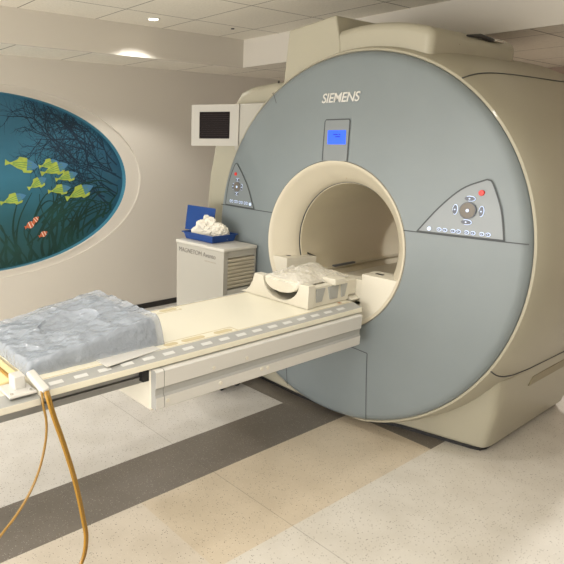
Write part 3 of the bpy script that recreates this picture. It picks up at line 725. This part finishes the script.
pad = thing('coil_pad', 'cream cushion pad under crumpled clear plastic resting in the head coil cradle', 'cushion')
def dishtop(x, y): return 0.972+0.02*(abs(x-0.015)/0.15)**2-0.02*max(0, (y+0.1))
bm = bmesh.new()
k = 24
for part in (0,):
    rings = []
    for y, s in ((-0.450, 0.90), (-0.445, 0.97), (-0.42, 1.0), (-0.30, 1.0), (-0.12, 0.98), (-0.09, 0.93)):
        ring = []
        cxx, wz = 0.012, 0.128
        for i in range(k):
            a = 2*PI*i/k; c, s_ = math.cos(a), math.sin(a)
            x = cxx+wz*s*math.copysign(abs(c)**0.6, c); zc = 0.935; h = 0.030*s
            z = zc+h*math.copysign(abs(s_)**0.7, s_)-0.030*(1-((x-cxx)/0.128)**2)*(1 if s_ < 0 else 0.45)
            ring.append((x, y, z))
        rings.append(ring)
loft(bm, rings, cap0=True, cap1=True); obj('pad_body', bm, M['cream'], pad, smooth=True)
cushion('plastic_cover', pad, plastic2, lambda x, y: 0.980+0.012*math.sin(x*14)*math.sin(y*11), -0.135, 0.160, -0.452, -0.05, 0.938, 36, 36, crumple=0.012, fq=16, seed=7)

# ------------------------------------------------------------------ mattress wedge in plastic on the table
mw = thing('wedge_cushion', 'large grey wedge cushion wrapped in crinkled clear plastic on the table end', 'cushion')
def wtop(x, y):
    t = (y+1.97)/0.60; z = 0.870+0.090*min(1, max(0, t))
    z -= 0.010*(x+0.35)/0.55*0
    d = ((x+0.09)/0.11)**2+((y+1.66)/0.13)**2
    if d < 1: z -= 0.024*(1-d)**0.3
    return z
cushion('foam', mw, M['foam'], lambda x, y: wtop(x, y)-0.018, -0.348, 0.182, -1.952, -1.378, 0.8235, 60, 60, crumple=0.001, fq=8, seed=2, pw=30, sharp=1.3)
cushion('plastic_wrap', mw, plastic, wtop, -0.362, 0.20, -1.975, -1.355, 0.8225, 120, 120, crumple=0.0055, fq=14, seed=5, pw=22, sharp=1.3)

# ------------------------------------------------------------------ cabinet
cab = thing('storage_cabinet', 'beige storage cabinet with a slatted side vent standing left of the scanner', 'cabinet', (-1.83, 0.63, 0)); cab.location = (0, 0, 0)
CX0, CX1, CY0, CY1, CZ = -1.078, -0.585, -0.335, -0.055, 1.010
bm = bmesh.new(); box(bm, CX0, CX1-0.03, CY0, CY1, 0.11, CZ-0.02); box(bm, CX1-0.03, CX1, CY0, CY0+0.035, 0.11, CZ-0.02); box(bm, CX1-0.03, CX1, CY1-0.012, CY1, 0.11, CZ-0.02); box(bm, CX1-0.03, CX1, CY0+0.03, CY1-0.01, 0.948, CZ-0.02)
obj('carcass', bm, M['cabinet'], cab)
obj('worktop', nbox(CX0-0.008, CX1+0.008, CY0-0.008, CY1+0.005, CZ-0.022, CZ), M['cabtop'], cab, bevel=0.008, seg=3)
obj('vent_recess', nbox(CX1-0.0305, CX1-0.028, CY0+0.035, CY1-0.012, 0.745, 0.948), M['slot'], cab)
for i in range(8):
    z = 0.756+i*0.0243
    obj('slat', nbox(-0.014, 0.014, CY0+0.037, CY1-0.013, -0.002, 0.012, M4=Matrix.Translation((CX1-0.014, 0, z)) @ Matrix.Rotation(math.radians(22), 4, 'Y')), M['slats'], cab)
obj('drawer', nbox(CX1-0.028, CX1-0.002, CY0+0.038, CY1-0.014, 0.44, 0.738), M['cabtop'], cab, bevel=0.004)
obj('drawer', nbox(CX1-0.028, CX1-0.002, CY0+0.038, CY1-0.014, 0.12, 0.432), M['cabtop'], cab, bevel=0.004)
text_mesh('cabinet_lettering', 'MAGNETOM Avanto', 0.044, M['ink'], cab, Matrix.Translation((-0.858, CY0-0.0012, 0.945)) @ Matrix.Rotation(PI/2, 4, 'X'), 0.0008, 0, -0.0004, 1.0)
bm = bmesh.new()
for i in range(9): box(bm, -0.775+i*0.013, -0.766+i*0.013, CY0-0.0012, CY0, 0.903, 0.911)
obj('small_print', bm, mat('pale_ink', (160, 154, 142), 0.6), cab)
for cx_, cy_ in ((-1.03, -0.27), (-1.03, -0.11), (-0.67, -0.25), (-0.67, -0.11)):
    bm = bmesh.new(); prism(bm, [(cy_+0.04*math.cos(2*PI*i/20), 0.04+0.04*math.sin(2*PI*i/20)) for i in range(20)], 'x', cx_-0.012, cx_+0.012); box(bm, cx_-0.02, cx_+0.02, cy_-0.02, cy_+0.02, 0.075, 0.112)
    obj('castor', bm, M['dark'], cab)
# ------------------------------------------------------------------ blue tray with linen
tray = thing('blue_tray', 'blue plastic tray with an upright lid on top of the beige cabinet', 'tray'); Zc = CZ+0.001
TXa, TXb, TYa, TYb = -1.07, -0.785, -0.262, -0.075
bm = bmesh.new(); box(bm, TXa, TXb, TYa, TYb, Zc, Zc+0.006)
th_ = 0.006
rings = []
def rr(e, z): return [(TXa-e, TYa-e, z), (TXb+e, TYa-e, z), (TXb+e, TYb+e, z), (TXa-e, TYb+e, z)]
loft(bm, [rr(0, Zc), rr(0.014, Zc+0.05), rr(0.022, Zc+0.05), rr(0.022, Zc+0.044), rr(0.016, Zc+0.044)])
loft(bm, [rr(-0.004, Zc+0.006), rr(0.014, Zc+0.05)])
obj('tray_body', bm, M['blue'], tray)
Ml = Matrix.Translation((0, -0.062, Zc+0.045)) @ Matrix.Rotation(math.radians(-8), 4, 'X')
obj('lid', nbox(-1.34, -1.02, 0.0, 0.008, -0.03, 0.150, M4=Ml), M['blue'], tray, bevel=0.004)
def lump(name, label, c, r, sc3, seed, rz=0, amp=0.35):
    bm = bmesh.new(); bmesh.ops.create_icosphere(bm, subdivisions=5, radius=1)
    for v in bm.verts:
        p = v.co.copy(); n1 = noise.noise(p*1.3+Vector((seed, 0, 0))); n2 = abs(noise.noise(p*2.8+Vector((0, seed, 0)))); n3 = abs(noise.noise(p*6+Vector((0, 0, seed))))
        k = 1+amp*n1+0.5*(0.3-n2)+0.3*(0.2-n3); p *= k
        v.co = Vector((p.x*sc3[0]*r, p.y*sc3[1]*r, p.z*sc3[2]*r))
    mnz = -0.75*sc3[2]*r
    for v in bm.verts:
        if v.co.z < mnz: v.co.z = mnz
    bmesh.ops.rotate(bm, verts=bm.verts, matrix=Matrix.Rotation(rz, 3, 'Z')); bmesh.ops.translate(bm, verts=bm.verts, vec=(c[0], c[1], c[2]-mnz))
    return tag(obj(name, bm, M['cloth'], smooth=True), label, 'cloth', 'crumpled white linen in the blue tray')
lump('linen_bundle', 'crumpled white cloth at the back left of the blue tray', (-1.00, -0.115, Zc+0.014), 0.064, (0.95, 0.55, 1.2), 1.7, 0.3)
lump('linen_bundle', 'largest crumpled white cloth spread across the middle of the blue tray', (-0.945, -0.175, Zc+0.014), 0.064, (1.35, 0.75, 1.05), 5.2, 0.6, 0.5)
lump('linen_bundle', 'rounded off-white cloth bundle at the right end of the blue tray', (-0.838, -0.15, Zc+0.014), 0.052, (1.05, 0.95, 1.15), 9.4, 0, 0.35)

# ------------------------------------------------------------------ visible downlight and ceiling details
dl = thing('downlight', 'small round recessed downlight glowing in the ceiling near the mural wall', 'light', (-1.80, -0.02, 2.535))
bm = bmesh.new(); k = 32
loft(bm, [[(r*math.cos(2*PI*i/k), r*math.sin(2*PI*i/k), z) for i in range(k)] for r, z in ((0.052, 0.0), (0.052, -0.005), (0.044, -0.006), (0.038, -0.001))])
obj('trim_ring', bm, M['white'], dl, smooth=True)
bm = bmesh.new(); prism(bm, [(0.036*math.cos(2*PI*i/k), 0.036*math.sin(2*PI*i/k)) for i in range(k)], 'z', -0.004, -0.001)
obj('lens', bm, mat('lamp_lens', (255, 250, 235), 0.4, emit=(255, 244, 220), es=8), dl)
sp = thing('ceiling_sensor', 'tiny dark round sensor in a ceiling tile right of the downlight', 'sensor', (-1.72, 0.70, 2.535))
bm = bmesh.new(); prism(bm, [(0.014*math.cos(2*PI*i/k), 0.014*math.sin(2*PI*i/k)) for i in range(k)], 'z', -0.006, -0.0)
obj('sensor_dome', bm, M['dark'], sp)
